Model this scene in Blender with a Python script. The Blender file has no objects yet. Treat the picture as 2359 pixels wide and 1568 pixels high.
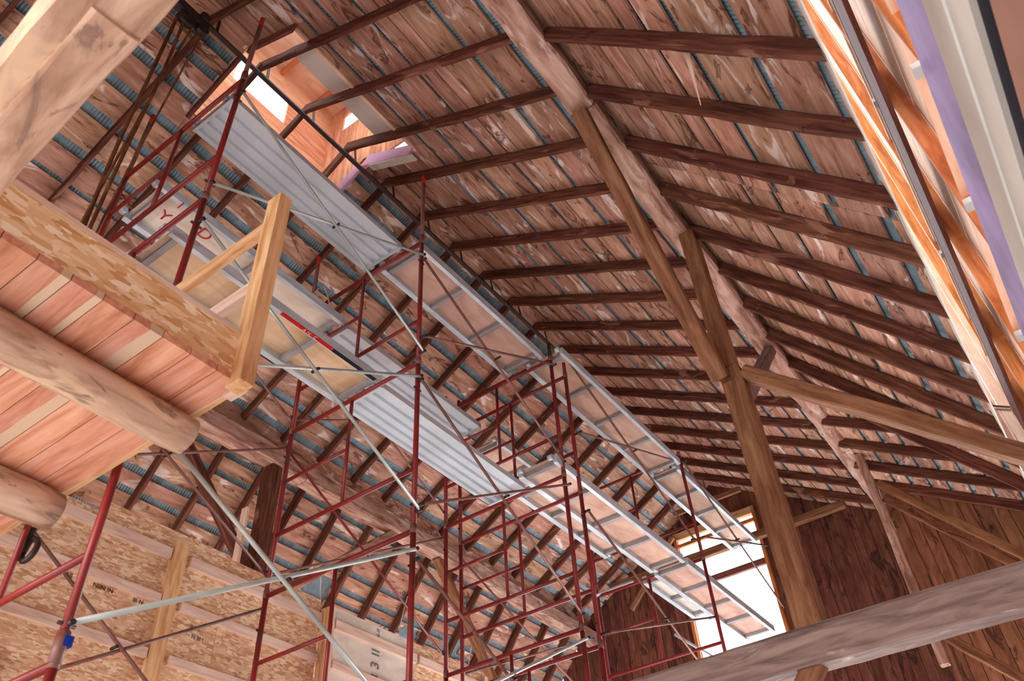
import bpy, bmesh, math, random
from mathutils import Vector, Matrix, Quaternion
random.seed(7)
R = random.random
C = bpy.context.scene.collection
H = 1.6                                   # eye height: every z below is measured from the eye

# ------------------------------------------------------------------ camera
cam_d = bpy.data.cameras.new('camera'); cam = bpy.data.objects.new('camera', cam_d); C.objects.link(cam)
rx = Vector((0.80752977, 0.58715285, -0.05609996))
dn = Vector((-0.43214548, 0.52423396, -0.73377724))
fw = Vector((-0.40142989, 0.61679031, 0.67706998))
m = Matrix((( rx.x, -dn.x, -fw.x, 0), (rx.y, -dn.y, -fw.y, 0), (rx.z, -dn.z, -fw.z, H), (0, 0, 0, 1)))
cam.matrix_world = m
cam_d.sensor_width = 36; cam_d.lens = 1873.46 / 2359 * 36
cam_d.clip_start = 0.05; cam_d.clip_end = 200
cam_d.dof.use_dof = True; cam_d.dof.focus_distance = 8.0; cam_d.dof.aperture_fstop = 4.5
bpy.context.scene.camera = cam
# ------------------------------------------------------------------ world, lights, exposure
w = bpy.data.worlds.new('overcast_sky'); bpy.context.scene.world = w; w.use_nodes = True
bg = w.node_tree.nodes['Background']; bg.inputs['Color'].default_value = (0.86, 0.93, 1.0, 1); bg.inputs['Strength'].default_value = 5.0
def area(name, loc, rot, sx, sy, power, col):
    l = bpy.data.lights.new(name, 'AREA'); l.shape = 'RECTANGLE'; l.size = sx; l.size_y = sy; l.energy = power; l.color = col
    o = bpy.data.objects.new(name, l); C.objects.link(o); o.location = (loc[0], loc[1], loc[2] + H); o.rotation_euler = rot
    return o
D = math.radians
# added fill lamps inside doorless walls, bounced off the pale slab into the roof
area('fill_light_behind', (-3.4, -5.6, 1.3), (D(38), 0, 0), 8.0, 2.6, 1600, (1.0, 0.985, 0.965))
area('fill_light_far', (-3.6, 12.1, 0.9), (D(-38), 0, 0), 6.5, 2.2, 2500, (1.0, 0.985, 0.97))
area('fill_light_left', (-9.2, 5.0, 0.6), (0, D(-40), 0), 2.0, 11.0, 900, (1.0, 0.98, 0.96))
vs = bpy.context.scene.view_settings
vs.view_transform = 'Standard'; vs.look = 'None'; vs.gamma = 1; vs.use_curve_mapping = False; vs.exposure = 0.0

# ------------------------------------------------------------------ materials
def srgb(r, g, b):
    f = lambda c: c / 12.92 if c <= 0.04045 else ((c + 0.055) / 1.055) ** 2.4
    return (f(r), f(g), f(b), 1)
class NT:
    def __init__(s, name):
        s.m = bpy.data.materials.new(name); s.m.use_nodes = True; s.t = s.m.node_tree; s.b = s.t.nodes['Principled BSDF']
    def n(s, typ, **kw):
        x = s.t.nodes.new(typ)
        for k, v in kw.items():
            if k.startswith('i_'): x.inputs[k[2:].replace('_', ' ')].default_value = v
            else: setattr(x, k, v)
        return x
    def l(s, a, b): s.t.links.new(a, b)
    def coords(s, scale, rnd=True):
        tc = s.n('ShaderNodeTexCoord'); mp = s.n('ShaderNodeMapping'); mp.inputs['Scale'].default_value = scale
        if rnd:
            oi = s.n('ShaderNodeObjectInfo'); ml = s.n('ShaderNodeMath', operation='MULTIPLY'); ml.inputs[1].default_value = 37.0
            s.l(oi.outputs['Random'], ml.inputs[0]); ad = s.n('ShaderNodeVectorMath', operation='ADD')
            s.l(tc.outputs['Object'], ad.inputs[0]); s.l(ml.outputs[0], ad.inputs[1]); s.l(ad.outputs[0], mp.inputs[0])
        else: s.l(tc.outputs['Object'], mp.inputs[0])
        return mp.outputs[0]
    def noise(s, vec, scale, detail=4, dist=0.0, rough=0.55):
        x = s.n('ShaderNodeTexNoise'); x.inputs['Scale'].default_value = scale; x.inputs['Detail'].default_value = detail
        x.inputs['Distortion'].default_value = dist; x.inputs['Roughness'].default_value = rough; s.l(vec, x.inputs['Vector']); return x.outputs['Fac']
    def ramp(s, fac, stops):
        x = s.n('ShaderNodeValToRGB'); e = x.color_ramp.elements
        while len(e) < len(stops): e.new(0.5)
        for k, (p, c) in enumerate(stops): e[k].position = p; e[k].color = c
        s.l(fac, x.inputs[0]); return x.outputs[0]
    def mix(s, fac, a, b, mode='MIX'):
        x = s.n('ShaderNodeMix', data_type='RGBA', blend_type=mode)
        if isinstance(fac, float): x.inputs[0].default_value = fac
        else: s.l(fac, x.inputs[0])
        for k, v in ((6, a), (7, b)):
            if isinstance(v, tuple): x.inputs[k].default_value = v
            else: s.l(v, x.inputs[k])
        return x.outputs[2]
    def vary(s, col, amt=0.25, hue=0.012):
        oi = s.n('ShaderNodeObjectInfo'); mr = s.n('ShaderNodeMapRange'); mr.inputs[3].default_value = 1 - amt; mr.inputs[4].default_value = 1 + amt
        s.l(oi.outputs['Random'], mr.inputs[0])
        m2 = s.n('ShaderNodeMath', operation='MULTIPLY'); m2.inputs[1].default_value = 7.13; s.l(oi.outputs['Random'], m2.inputs[0])
        fr = s.n('ShaderNodeMath', operation='FRACT'); s.l(m2.outputs[0], fr.inputs[0])
        mh = s.n('ShaderNodeMapRange'); mh.inputs[3].default_value = 0.5 - hue; mh.inputs[4].default_value = 0.5 + hue; s.l(fr.outputs[0], mh.inputs[0])
        hs = s.n('ShaderNodeHueSaturation'); s.l(mh.outputs[0], hs.inputs['Hue']); s.l(mr.outputs[0], hs.inputs['Value']); s.l(col, hs.inputs['Color'])
        return hs.outputs[0]
    def done(s, col, rough=0.7, metal=0.0, bump=None, bstr=0.3, bdist=0.01):
        if isinstance(col, tuple): s.b.inputs['Base Color'].default_value = col
        else: s.l(col, s.b.inputs['Base Color'])
        s.b.inputs['Specular IOR Level'].default_value = 0.5 if rough < 0.6 else 0.15
        s.b.inputs['Roughness'].default_value = rough; s.b.inputs['Metallic'].default_value = metal
        if bump is not None:
            bp = s.n('ShaderNodeBump'); bp.inputs['Strength'].default_value = bstr; bp.inputs['Distance'].default_value = bdist
            s.l(bump, bp.inputs['Height']); s.l(bp.outputs[0], s.b.inputs['Normal'])
        return s.m
def wood(name, dark, mid, light, vary=0.15, hue=0.01, stain=None, pale=None, grain=14, stain_lo=0.56, pale_lo=0.62, knots=True, sscale=2.6):
    t = NT(name); g = t.noise(t.coords((1.1, grain, grain)), 2.2, 6, 0.6)
    col = t.ramp(g, [(0.30, dark), (0.5, mid), (0.70, light)])
    if pale:
        p = t.noise(t.coords((1.0, 3.2, 3.2)), 1.7, 4, 1.2)
        col = t.mix(t.ramp(p, [(pale_lo, (0, 0, 0, 1)), (pale_lo + 0.07, (1, 1, 1, 1))]), col, pale)
    if stain:
        p = t.noise(t.coords((0.9, 2.6, 2.6)), sscale, 6, 1.6, 0.62)
        col = t.mix(t.ramp(p, [(stain_lo, (0, 0, 0, 1)), (stain_lo + 0.05, (0.85, 0.85, 0.85, 1)), (stain_lo + 0.10, (0.35, 0.35, 0.35, 1)), (stain_lo + 0.2, (0.9, 0.9, 0.9, 1))]), col, stain)
    if knots:
        v = t.n('ShaderNodeTexVoronoi'); v.inputs['Scale'].default_value = 1.6; t.l(t.coords((1.0, 2.4, 2.4)), v.inputs['Vector'])
        col = t.mix(t.ramp(v.outputs['Distance'], [(0.03, (0.8, 0.8, 0.8, 1)), (0.075, (0, 0, 0, 1))]), col, dark)
    return t.done(t.vary(col, vary, hue), 0.75, 0, g, 0.25, 0.004)
M = {}
M['sheath'] = wood('aged_sheathing_wood', srgb(.55, .39, .31), srgb(.68, .52, .44), srgb(.77, .63, .55), 0.2, 0.010,
                   stain=srgb(.29, .16, .12), pale=srgb(.86, .80, .77), grain=7, stain_lo=0.575, pale_lo=0.585, sscale=2.0)
M['rafter'] = wood('dark_rafter_wood', srgb(.25, .13, .10), srgb(.37, .22, .17), srgb(.48, .31, .25), 0.16, 0.006, stain=srgb(.20, .11, .09), pale=srgb(.56, .40, .33), grain=12, stain_lo=0.66)
M['hewn'] = wood('hewn_grey_timber', srgb(.48, .33, .28), srgb(.68, .54, .48), srgb(.80, .69, .63), 0.06, 0.004, stain=srgb(.46, .30, .26), pale=srgb(.80, .72, .68), grain=6, stain_lo=0.62, pale_lo=0.60)
M['greytimber'] = wood('greyed_beam_wood', srgb(.38, .31, .29), srgb(.51, .43, .41), srgb(.61, .53, .50), 0.05, 0.004, pale=srgb(.72, .66, .64), grain=8)
M['orange'] = wood('orange_brown_timber', srgb(.38, .24, .16), srgb(.52, .36, .26), srgb(.61, .45, .34), 0.07, 0.004, stain=srgb(.33, .18, .10), grain=10, stain_lo=0.66)
M['pine'] = wood('fresh_pine', srgb(.74, .52, .35), srgb(.86, .68, .50), srgb(.92, .77, .62), 0.07, 0.005, grain=10)
M['pinepale'] = wood('pale_planed_pine', srgb(.80, .67, .59), srgb(.88, .77, .70), srgb(.93, .85, .79), 0.04, 0.004, grain=10, knots=False)
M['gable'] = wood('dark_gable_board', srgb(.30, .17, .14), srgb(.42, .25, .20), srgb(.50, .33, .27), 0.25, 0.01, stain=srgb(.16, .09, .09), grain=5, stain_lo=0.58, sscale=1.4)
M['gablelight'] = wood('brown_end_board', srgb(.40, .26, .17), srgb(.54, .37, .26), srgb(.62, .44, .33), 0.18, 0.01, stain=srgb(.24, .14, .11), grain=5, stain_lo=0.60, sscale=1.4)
M['log'] = wood('peeled_log_wood', srgb(.58, .45, .36), srgb(.76, .64, .55), srgb(.86, .76, .68), 0.05, 0.004, stain=srgb(.50, .41, .37), pale=srgb(.85, .74, .62), grain=6, stain_lo=0.58, pale_lo=0.58)
M['cupola'] = wood('orange_cupola_board', srgb(.72, .47, .34), srgb(.84, .60, .46), srgb(.92, .72, .59), 0.12, 0.006, grain=9)
M['peach'] = wood('peach_new_plywood', srgb(.86, .66, .54), srgb(.92, .75, .64), srgb(.96, .83, .74), 0.04, 0.004, grain=5, knots=False)
M['stud'] = wood('orange_new_stud', srgb(.62, .34, .18), srgb(.76, .45, .26), srgb(.84, .56, .36), 0.06, 0.006, grain=10, knots=False)
M['darkred'] = wood('dark_red_brown_girt', srgb(.36, .20, .17), srgb(.45, .27, .24), srgb(.53, .34, .31), 0.05, 0.004, grain=8, knots=False)
# tongue and groove boards: salmon heartwood with a pale sapwood edge
t = NT('salmon_tongue_and_groove'); g = t.noise(t.coords((0.9, 9, 9)), 2.4, 6, 0.8)
col = t.ramp(g, [(0.30, srgb(.76, .50, .39)), (0.5, srgb(.87, .63, .52)), (0.72, srgb(.92, .73, .63))])
tc = t.n('ShaderNodeTexCoord'); sx = t.n('ShaderNodeSeparateXYZ'); t.l(tc.outputs['Object'], sx.inputs[0])
oi = t.n('ShaderNodeObjectInfo'); mm = t.n('ShaderNodeMath', operation='MULTIPLY_ADD'); mm.inputs[1].default_value = 0.10; mm.inputs[2].default_value = -0.015
t.l(oi.outputs['Random'], mm.inputs[0]); nz = t.noise(t.coords((0.5, 2, 2)), 2.0, 2, 0.5)
m3 = t.n('ShaderNodeMath', operation='MULTIPLY_ADD'); m3.inputs[1].default_value = 0.05; t.l(nz, m3.inputs[0]); t.l(mm.outputs[0], m3.inputs[2])
gt = t.n('ShaderNodeMath', operation='GREATER_THAN'); t.l(sx.outputs[1], gt.inputs[0]); t.l(m3.outputs[0], gt.inputs[1])
col = t.mix(gt.outputs[0], col, srgb(.90, .80, .68)); M['tng'] = t.done(t.vary(col, 0.10, 0.006), 0.6, 0, g, 0.15, 0.003)
# oriented strand board
def osb(name, a, b, c, dd, sc):
    t = NT(name)
    def layer(vec, rot, k):
        mp = t.n('ShaderNodeMapping'); mp.inputs['Rotation'].default_value = (rot, rot * .3, rot); mp.inputs['Scale'].default_value = (sc * .42, sc * 1.3, sc * 1.3); t.l(vec, mp.inputs[0])
        ns = t.n('ShaderNodeTexNoise'); ns.inputs['Scale'].default_value = 0.7; t.l(mp.outputs[0], ns.inputs['Vector'])
        ad = t.n('ShaderNodeVectorMath', operation='MULTIPLY_ADD'); ad.inputs[1].default_value = (.9, .9, .9); t.l(ns.outputs['Color'], ad.inputs[0]); t.l(mp.outputs[0], ad.inputs[2])
        v = t.n('ShaderNodeTexVoronoi'); v.inputs['Scale'].default_value = k; v.inputs['Randomness'].default_value = 1; t.l(ad.outputs[0], v.inputs['Vector'])
        sp = t.n('ShaderNodeSeparateColor'); t.l(v.outputs['Color'], sp.inputs[0]); return sp
    tc = t.n('ShaderNodeTexCoord'); vec = tc.outputs['Object']
    A = layer(vec, 0.25, 1.0); B = layer(vec, 1.05, 1.15); Cc = layer(vec, -0.75, 0.9)
    st = [(0.0, a), (0.3, b), (0.62, c), (1.0, dd)]
    ca = t.ramp(A.outputs[0], st); cb = t.ramp(B.outputs[0], st); cc = t.ramp(Cc.outputs[0], st)
    s1 = t.ramp(B.outputs[1], [(0.48, (0, 0, 0, 1)), (0.52, (1, 1, 1, 1))]); s2 = t.ramp(Cc.outputs[1], [(0.58, (0, 0, 0, 1)), (0.62, (1, 1, 1, 1))])
    return t.done(t.mix(s2, t.mix(s1, ca, cb), cc), 0.65, 0, A.outputs[0], 0.1, 0.002)
M['osb'] = osb('strand_board', srgb(.74, .55, .42), srgb(.83, .66, .52), srgb(.88, .74, .60), srgb(.95, .87, .75), 44)
M['osbnear'] = osb('honey_strand_board', srgb(.80, .60, .40), srgb(.89, .73, .53), srgb(.94, .81, .64), srgb(.99, .93, .81), 34)
M['ply'] = wood('deck_plywood', srgb(.74, .60, .53), srgb(.82, .70, .63), srgb(.88, .78, .71), 0.06, 0.008, stain=srgb(.55, .38, .34), grain=3, stain_lo=0.66, knots=False, sscale=6)
M['plyyellow'] = wood('golden_deck_plywood', srgb(.80, .67, .52), srgb(.86, .75, .62), srgb(.90, .81, .70), 0.03, 0.004, stain=srgb(.56, .40, .24), grain=4, stain_lo=0.70, knots=False)
M['plygrey'] = wood('weathered_white_plywood', srgb(.80, .77, .73), srgb(.88, .85, .80), srgb(.93, .91, .88), 0.03, 0.004, grain=3, knots=False)
def metal(name, base, rough, mt, spots=None):
    t = NT(name); n1 = t.noise(t.coords((1, 4, 4)), 3, 4, 0.5); c2 = tuple(min(1, x * 1.18) for x in base[:3]) + (1,); c0 = tuple(x * 0.8 for x in base[:3]) + (1,)
    col = t.ramp(n1, [(0.35, c0), (0.65, c2)])
    if spots:
        n2 = t.noise(t.coords((3, 3, 3)), 3.5, 5, 0.8); col = t.mix(t.ramp(n2, [(0.57, (0, 0, 0, 1)), (0.64, (1, 1, 1, 1))]), col, spots)
    return t.done(col, rough, mt)
M['red'] = metal('red_scaffold_paint', srgb(.52, .13, .13), 0.42, 0.0, srgb(.42, .24, .20))
M['redbright'] = metal('bright_red_paint', srgb(.78, .12, .10), 0.4, 0.0)
M['rustbrace'] = metal('rusty_brace_steel', srgb(.50, .36, .33), 0.5, 0.1, srgb(.52, .22, .18))
M['galv'] = metal('galvanised_tube', srgb(.70, .75, .74), 0.42, 0.25)
M['alu'] = metal('aluminium', srgb(.80, .86, .91), 0.4, 0.15)
M['rungmetal'] = metal('shaded_grey_rung', srgb(.62, .62, .63), 0.55, 0.1)  # grey darkened so the rungs carry the shade on their faces
M['corr'] = metal('corrugated_roofing', srgb(.47, .57, .62), 0.5, 0.1)
M['iron'] = metal('dark_iron', srgb(.20, .15, .15), 0.5, 0.2)
M['rope'] = wood('old_hemp_rope', srgb(.28, .17, .10), srgb(.42, .28, .18), srgb(.55, .38, .26), 0.1, 0.005, grain=2, knots=False)
def flat(name, col, rough=0.6, metal_=0.0, amt=0.06):
    t = NT(name); n1 = t.noise(t.coords((1, 1, 1)), 2.5, 3); a = tuple(x * (1 - amt) for x in col[:3]) + (1,); b = tuple(min(1, x * (1 + amt)) for x in col[:3]) + (1,)
    return t.done(t.ramp(n1, [(0.35, a), (0.65, b)]), rough, metal_)
M['deckmetal'] = flat('galvanised_deck_steel', srgb(.77, .82, .86), 0.5, 0.1, 0.08)
M['white'] = flat('white_panel', srgb(.84, .83, .81))
M['purple'] = flat('lilac_membrane', srgb(.62, .55, .74), 0.5, 0, 0.25)
M['pinkfoam'] = flat('mauve_curb_board', srgb(.78, .62, .74), 0.6, 0, 0.15)
M['greyboard'] = flat('grey_white_board', srgb(.80, .79, .76))
M['black'] = flat('black_gap_strip', srgb(.10, .11, .16))
M['seam'] = flat('dark_seam', srgb(.10, .07, .07))
M['blue'] = flat('blue_tape', srgb(.08, .22, .62))
M['cord'] = flat('white_cord', srgb(.84, .80, .76))
M['label_red'] = flat('red_label', srgb(.72, .10, .10))
M['ink'] = flat('grey_ink', srgb(.45, .44, .44)); M['inkred'] = flat('red_marker', srgb(.72, .20, .26)); M['inkdark'] = flat('dark_print', srgb(.30, .22, .18)); M['inkpale'] = flat('pale_print', srgb(.85, .74, .66))
M['concrete'] = flat('pale_concrete', srgb(.82, .82, .83), 0.8)
M['brownwall'] = flat('brown_board_wall', srgb(.60, .45, .39), 0.8, 0, 0.12)

# ------------------------------------------------------------------ builders
def V(p): return Vector((p[0], p[1], p[2] + H))
def root(name, loc, label, cat, group=None):
    o = bpy.data.objects.new(name, None); C.objects.link(o); o.location = V(loc); o.empty_display_size = 0.1
    o['label'] = label; o['category'] = cat
    if group: o['group'] = group
    return o
def sroot(name, loc=(0, 0, -1.6)):
    o = bpy.data.objects.new(name, None); C.objects.link(o); o.location = V(loc); o['kind'] = 'structure'; return o
def wloc(o):
    v = Vector((0, 0, 0))
    while o is not None: v += o.location; o = o.parent
    return v
def put(name, me, mw, parent=None):
    o = bpy.data.objects.new(name, me); C.objects.link(o)
    if parent is not None:
        o.parent = parent; mw = Matrix.Translation(-wloc_pt(parent)) @ mw if not parent.type == 'MESH' else parent_inv(parent) @ mw
    o.matrix_basis = mw
    return o
def wloc_pt(o):
    return world_mat(o).to_translation()
def world_mat(o):
    mm_ = o.matrix_basis.copy()
    while o.parent is not None: o = o.parent; mm_ = o.matrix_basis @ mm_
    return mm_
def parent_inv(o): return world_mat(o).inverted()
cache = {}
def boxmesh(L, w, h, mat):
    k = ('b', round(L, 3), round(w, 3), round(h, 3), mat)
    if k in cache: return cache[k]
    me = bpy.data.meshes.new('box_shape'); x, y, z = L / 2, w / 2, h / 2
    me.from_pydata([(sx * x, sy * y, sz * z) for sx in (-1, 1) for sy in (-1, 1) for sz in (-1, 1)], [],
                   [(0, 1, 3, 2), (4, 6, 7, 5), (0, 4, 5, 1), (2, 3, 7, 6), (0, 2, 6, 4), (1, 5, 7, 3)])
    me.materials.append(M[mat]); cache[k] = me; return me
def hewnmesh(L, w, h, mat, jit, taper=0.0, seed=0, cut=0.0):
    rn = random.Random(seed); n = max(3, int(L / 0.14)); vs_, fs = [], []
    prof = [(-.5, -.40), (-.40, -.5), (.40, -.5), (.5, -.40), (.5, .40), (.40, .5), (-.40, .5), (-.5, .40)]
    oy = oz = 0
    for i in range(n + 1):
        oy = oy * .8 + rn.uniform(-jit, jit) * .5; oz = oz * .8 + rn.uniform(-jit, jit) * .5; k = 1 - taper * i / n
        for (a, b) in prof: vs_.append((-L / 2 + L * i / n - (cut * (b + .5) if i == n else 0), a * w * k + oy + rn.uniform(-jit, jit) * .35, b * h * k + oz + rn.uniform(-jit, jit) * .35))
    for i in range(n):
        for j in range(8):
            a = i * 8 + j; b = i * 8 + (j + 1) % 8; fs.append((a, b, b + 8, a + 8))
    fs.append(tuple(range(8))); fs.append(tuple(range(n * 8 + 7, n * 8 - 1, -1)))
    me = bpy.data.meshes.new('hewn_shape'); me.from_pydata(vs_, [], fs); me.materials.append(M[mat]); return me
def tubemesh(L, r, mat, r2=None, n=12):
    k = ('t', round(L, 3), r, mat, r2, n)
    if k in cache: return cache[k]
    r2 = r if r2 is None else r2
    vs_ = [(sx * L / 2, rr * math.cos(2 * math.pi * j / n), rr * math.sin(2 * math.pi * j / n)) for sx, rr in ((-1, r), (1, r2)) for j in range(n)]
    fs = [(j, n + j, n + (j + 1) % n, (j + 1) % n) for j in range(n)] + [tuple(range(n)), tuple(range(2 * n - 1, n - 1, -1))]
    me = bpy.data.meshes.new('tube_shape'); me.from_pydata(vs_, [], fs); me.materials.append(M[mat])
    for p in me.polygons[:n]: p.use_smooth = True
    cache[k] = me; return me
def orient(p0, p1, up=(0, 0, 1)):
    p0, p1 = V(p0), V(p1); x = (p1 - p0).normalized(); u = Vector(up); z = u - x * u.dot(x)
    if z.length < 1e-3: u = Vector((0, 1, 0)); z = u - x * u.dot(x)
    z.normalize(); y = z.cross(x); mid = (p0 + p1) / 2
    return Matrix(((x.x, y.x, z.x, mid.x), (x.y, y.y, z.y, mid.y), (x.z, y.z, z.z, mid.z), (0, 0, 0, 1))), (p1 - p0).length
def beam(name, p0, p1, w_, h_, mat, parent=None, up=(0, 0, 1)):
    mw, L = orient(p0, p1, up); return put(name, boxmesh(L, w_, h_, mat), mw, parent)
def hewn(name, p0, p1, w_, h_, mat, parent=None, up=(0, 0, 1), jit=.012, taper=0.0, seed=1):
    mw, L = orient(p0, p1, up); return put(name, hewnmesh(L, w_, h_, mat, jit, taper, seed), mw, parent)
def tube(name, p0, p1, r, mat, parent=None, r2=None, n=12):
    mw, L = orient(p0, p1); return put(name, tubemesh(L, r, mat, r2, n), mw, parent)
def box(name, x0, x1, y0, y1, z0, z1, mat, parent=None):
    if (y1 - y0) >= (x1 - x0): return beam(name, ((x0 + x1) / 2, y0, (z0 + z1) / 2), ((x0 + x1) / 2, y1, (z0 + z1) / 2), x1 - x0, z1 - z0, mat, parent)
    return beam(name, (x0, (y0 + y1) / 2, (z0 + z1) / 2), (x1, (y0 + y1) / 2, (z0 + z1) / 2), y1 - y0, z1 - z0, mat, parent)
def vbox(name, x0, x1, y0, y1, z0, z1, mat, parent=None):      # upright member, grain vertical
    xm, ym = (x0 + x1) / 2, (y0 + y1) / 2
    return beam(name, (xm, ym, z0), (xm, ym, z1), x1 - x0, y1 - y0, mat, parent, up=(0, 1, 0))
def tag(o, label, cat, group=None):
    o['label'] = label; o['category'] = cat
    if group: o['group'] = group
    return o
def curve(name, pts, r, mat, parent=None, n=6):
    P = [V(p) for p in pts]; Q = []
    for i in range(len(P) - 1):
        a = P[max(i - 1, 0)]; b = P[i]; c = P[i + 1]; d = P[min(i + 2, len(P) - 1)]
        for k in range(6):
            u = k / 6; Q.append(0.5 * ((2 * b) + (c - a) * u + (2 * a - 5 * b + 4 * c - d) * u * u + (3 * b - a - 3 * c + d) * u ** 3))
    Q.append(P[-1]); org = Q[0].copy(); vs_, fs = [], []; prev = None
    for i, q in enumerate(Q):
        tdir = (Q[min(i + 1, len(Q) - 1)] - Q[max(i - 1, 0)]).normalized()
        if prev is None: a = tdir.orthogonal().normalized()
        else: a = (prev - tdir * prev.dot(tdir)).normalized()
        prev = a; b = tdir.cross(a)
        for j in range(n):
            th = 2 * math.pi * j / n; vs_.append(tuple(q - org + (a * math.cos(th) + b * math.sin(th)) * r))
    for i in range(len(Q) - 1):
        for j in range(n): fs.append((i * n + j, i * n + (j + 1) % n, (i + 1) * n + (j + 1) % n, (i + 1) * n + j))
    me = bpy.data.meshes.new('curve_shape'); me.from_pydata(vs_, [], fs); me.materials.append(M[mat])
    for p in me.polygons: p.use_smooth = True
    return put(name, me, Matrix.Translation(org), parent)
def text(name, s, size, mat, mw, parent=None):
    cu = bpy.data.curves.new('text_shape', 'FONT'); cu.body = s; cu.size = size; cu.extrude = 0.0012; cu.align_x = 'CENTER'; cu.align_y = 'CENTER'
    tmp = bpy.data.objects.new('t', cu); me = bpy.data.meshes.new_from_object(tmp); bpy.data.objects.remove(tmp)
    me.materials.clear(); me.materials.append(M[mat]); return put(name, me, mw, parent)
def basis(o, x, y):
    x = Vector(x).normalized(); y = Vector(y).normalized(); z = x.cross(y); o = V(o)
    return Matrix(((x.x, y.x, z.x, o.x), (x.y, y.y, z.y, o.y), (x.z, y.z, z.z, o.z), (0, 0, 0, 1)))

# ------------------------------------------------------------------ setting: floor, outer walls
fl = box('floor', -9.7, 0.9, -6, 12.6, -1.7, -1.6, 'concrete'); fl['kind'] = 'structure'
wb = box('wall_back', -9.6, .6, -6.02, -5.95, -1.6, 8.0, 'brownwall'); wb['kind'] = 'structure'
wo = box('wall_outer', -9.6, -9.5, -6, 12.5, -1.6, 3.6, 'brownwall'); wo['kind'] = 'structure'
YE = 12.4

# ------------------------------------------------------------------ roof (the ceiling of the hall)
roof = sroot('ceiling')
class Slope:
    def __init__(s, A, B):
        s.A = Vector((A[0], 0, A[1])); d = Vector((B[0] - A[0], 0, B[1] - A[1])); s.L = d.length; s.a = d.normalized()
        n_ = Vector((-s.a.z, 0, s.a.x)); s.n = n_ if n_.z > 0 else -n_
    def pt(s, t_, off, y): q = s.A + s.a * t_ + s.n * off; return (q.x, y, q.z)
RU = Slope((-4.12, 7.62), (-1.50, 6.05)); RL = Slope((-1.267, 5.77), (.25, 3.76))
LU = Slope((-4.12, 7.62), (-6.74, 6.05)); LL = Slope((-6.97, 5.77), (-9.25, 2.75))
SR = Slope((-1.27, 5.66), (1.05, 4.175))                          # the shallower roof over the far right bay
for k in range(-14, 16):
    y = 2.74 + 0.61 * k - .012
    for S, e0, e1 in ((RU, -0.06, RU.L + 0.10), (RL, -0.10, RL.L), (LU, -0.06, LU.L + 0.10), (LL, -0.10, LL.L), (SR, -.12, SR.L)):
        if (S is RL and k > 9) or (S is SR and not 10 <= k <= 13): continue
        jy = random.uniform(-.008, .008); jd = random.uniform(-.005, .005)
        p0 = S.pt(e0, 0.060 + jd, y + jy); p1 = S.pt(e1, 0.060 - jd, y + jy + random.uniform(-.006, .006))
        mw, L = orient(p0, p1, S.n); put('rafter', hewnmesh(L, .045, .122, 'rafter', .006, 0, k * 7 + int(S.L * 50), .15 if S is RL else 0), mw, roof)
def boards(S, sets, s0, s1, holes=(), ds=0.0, gs=1.0):
    for (y0, y1, gaps) in sets:
        gaps = [(g + ds, gw * gs) for g, gw in gaps if g + ds < s1 - .03]
        cur = s0; edges = []
        for (g, gw) in gaps: edges.append((cur, g - gw / 2)); cur = g + gw / 2
        edges.append((cur, s1))
        for (a, b) in edges:
            if b - a < 0.02: continue
            segs = [(y0, y1)]
            if y1 - y0 > 3 and R() < 0.75: c = round((random.uniform(y0 + 1, y1 - 1) - 2.74) / .61) * .61 + 2.74; segs = [(y0, c), (c, y1)]
            for (u, v) in segs:
                parts = [(a, b, u, v)]
                for (hs0, hs1, hy0, hy1) in holes:
                    out = []
                    for (a_, b_, u_, v_) in parts:
                        if v_ <= hy0 or u_ >= hy1 or b_ <= hs0 or a_ >= hs1: out.append((a_, b_, u_, v_)); continue
                        if u_ < hy0: out.append((a_, b_, u_, hy0))
                        if v_ > hy1: out.append((a_, b_, hy1, v_))
                        uu, vv = max(u_, hy0), min(v_, hy1)
                        if a_ < hs0: out.append((a_, hs0, uu, vv))
                        if b_ > hs1: out.append((hs1, b_, uu, vv))
                    parts = out
                for (a_, b_, u_, v_) in parts:
                    if b_ - a_ < 0.015 or v_ - u_ < 0.05: continue
                    c = (a_ + b_) / 2; j = random.uniform(0, .004)
                    mw, L = orient(S.pt(c, .132 + j, u_ + .002), S.pt(c, .132 + j, v_ - .002), S.n)
                    put('sheathing_board', hewnmesh_board(L, b_ - a_, .019), mw, roof)
def hewnmesh_board(L, w_, h_):
    n = max(2, int(L / 0.3)); vs_ = []; fs = []; oa = ob = 0
    for i in range(n + 1):
        x = -L / 2 + L * i / n; oa = oa * .6 + random.uniform(-.004, .003); ob = ob * .6 + random.uniform(-.004, .003)
        for (y, z) in ((-w_ / 2 - oa, -h_ / 2), (w_ / 2 + ob, -h_ / 2), (w_ / 2 + ob, h_ / 2), (-w_ / 2 - oa, h_ / 2)): vs_.append((x, y, z))
    for i in range(n):
        for j in range(4): a = i * 4 + j; b = i * 4 + (j + 1) % 4; fs.append((a, a + 4, b + 4, b))
    fs.append((0, 1, 2, 3)); fs.append((n * 4 + 3, n * 4 + 2, n * 4 + 1, n * 4))
    me = bpy.data.meshes.new('board_shape'); me.from_pydata(vs_, [], fs); me.materials.append(M['sheath']); return me
SY0, SY1 = 1.93, 3.58                                             # the cupola opening along the ridge
RUa = [(.14, .03), (.40, .012), (.68, .02), (.955, .045), (1.262, .05), (1.66, .04), (1.87, .014), (2.02, .01), (2.38, .055), (2.82, .065)]
RUb = [(.14, .035), (.40, .01), (.65, .03), (.885, .045), (1.10, .01), (1.33, .055), (1.60, .012), (1.83, .04), (2.05, .012), (2.31, .045), (2.60, .012), (2.84, .05)]
RUc = [(.16, .02), (.42, .012), (.66, .03), (.90, .04), (1.13, .01), (1.36, .045), (1.62, .03), (1.86, .05), (2.08, .012), (2.33, .05), (2.62, .03), (2.86, .05)]
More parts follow.
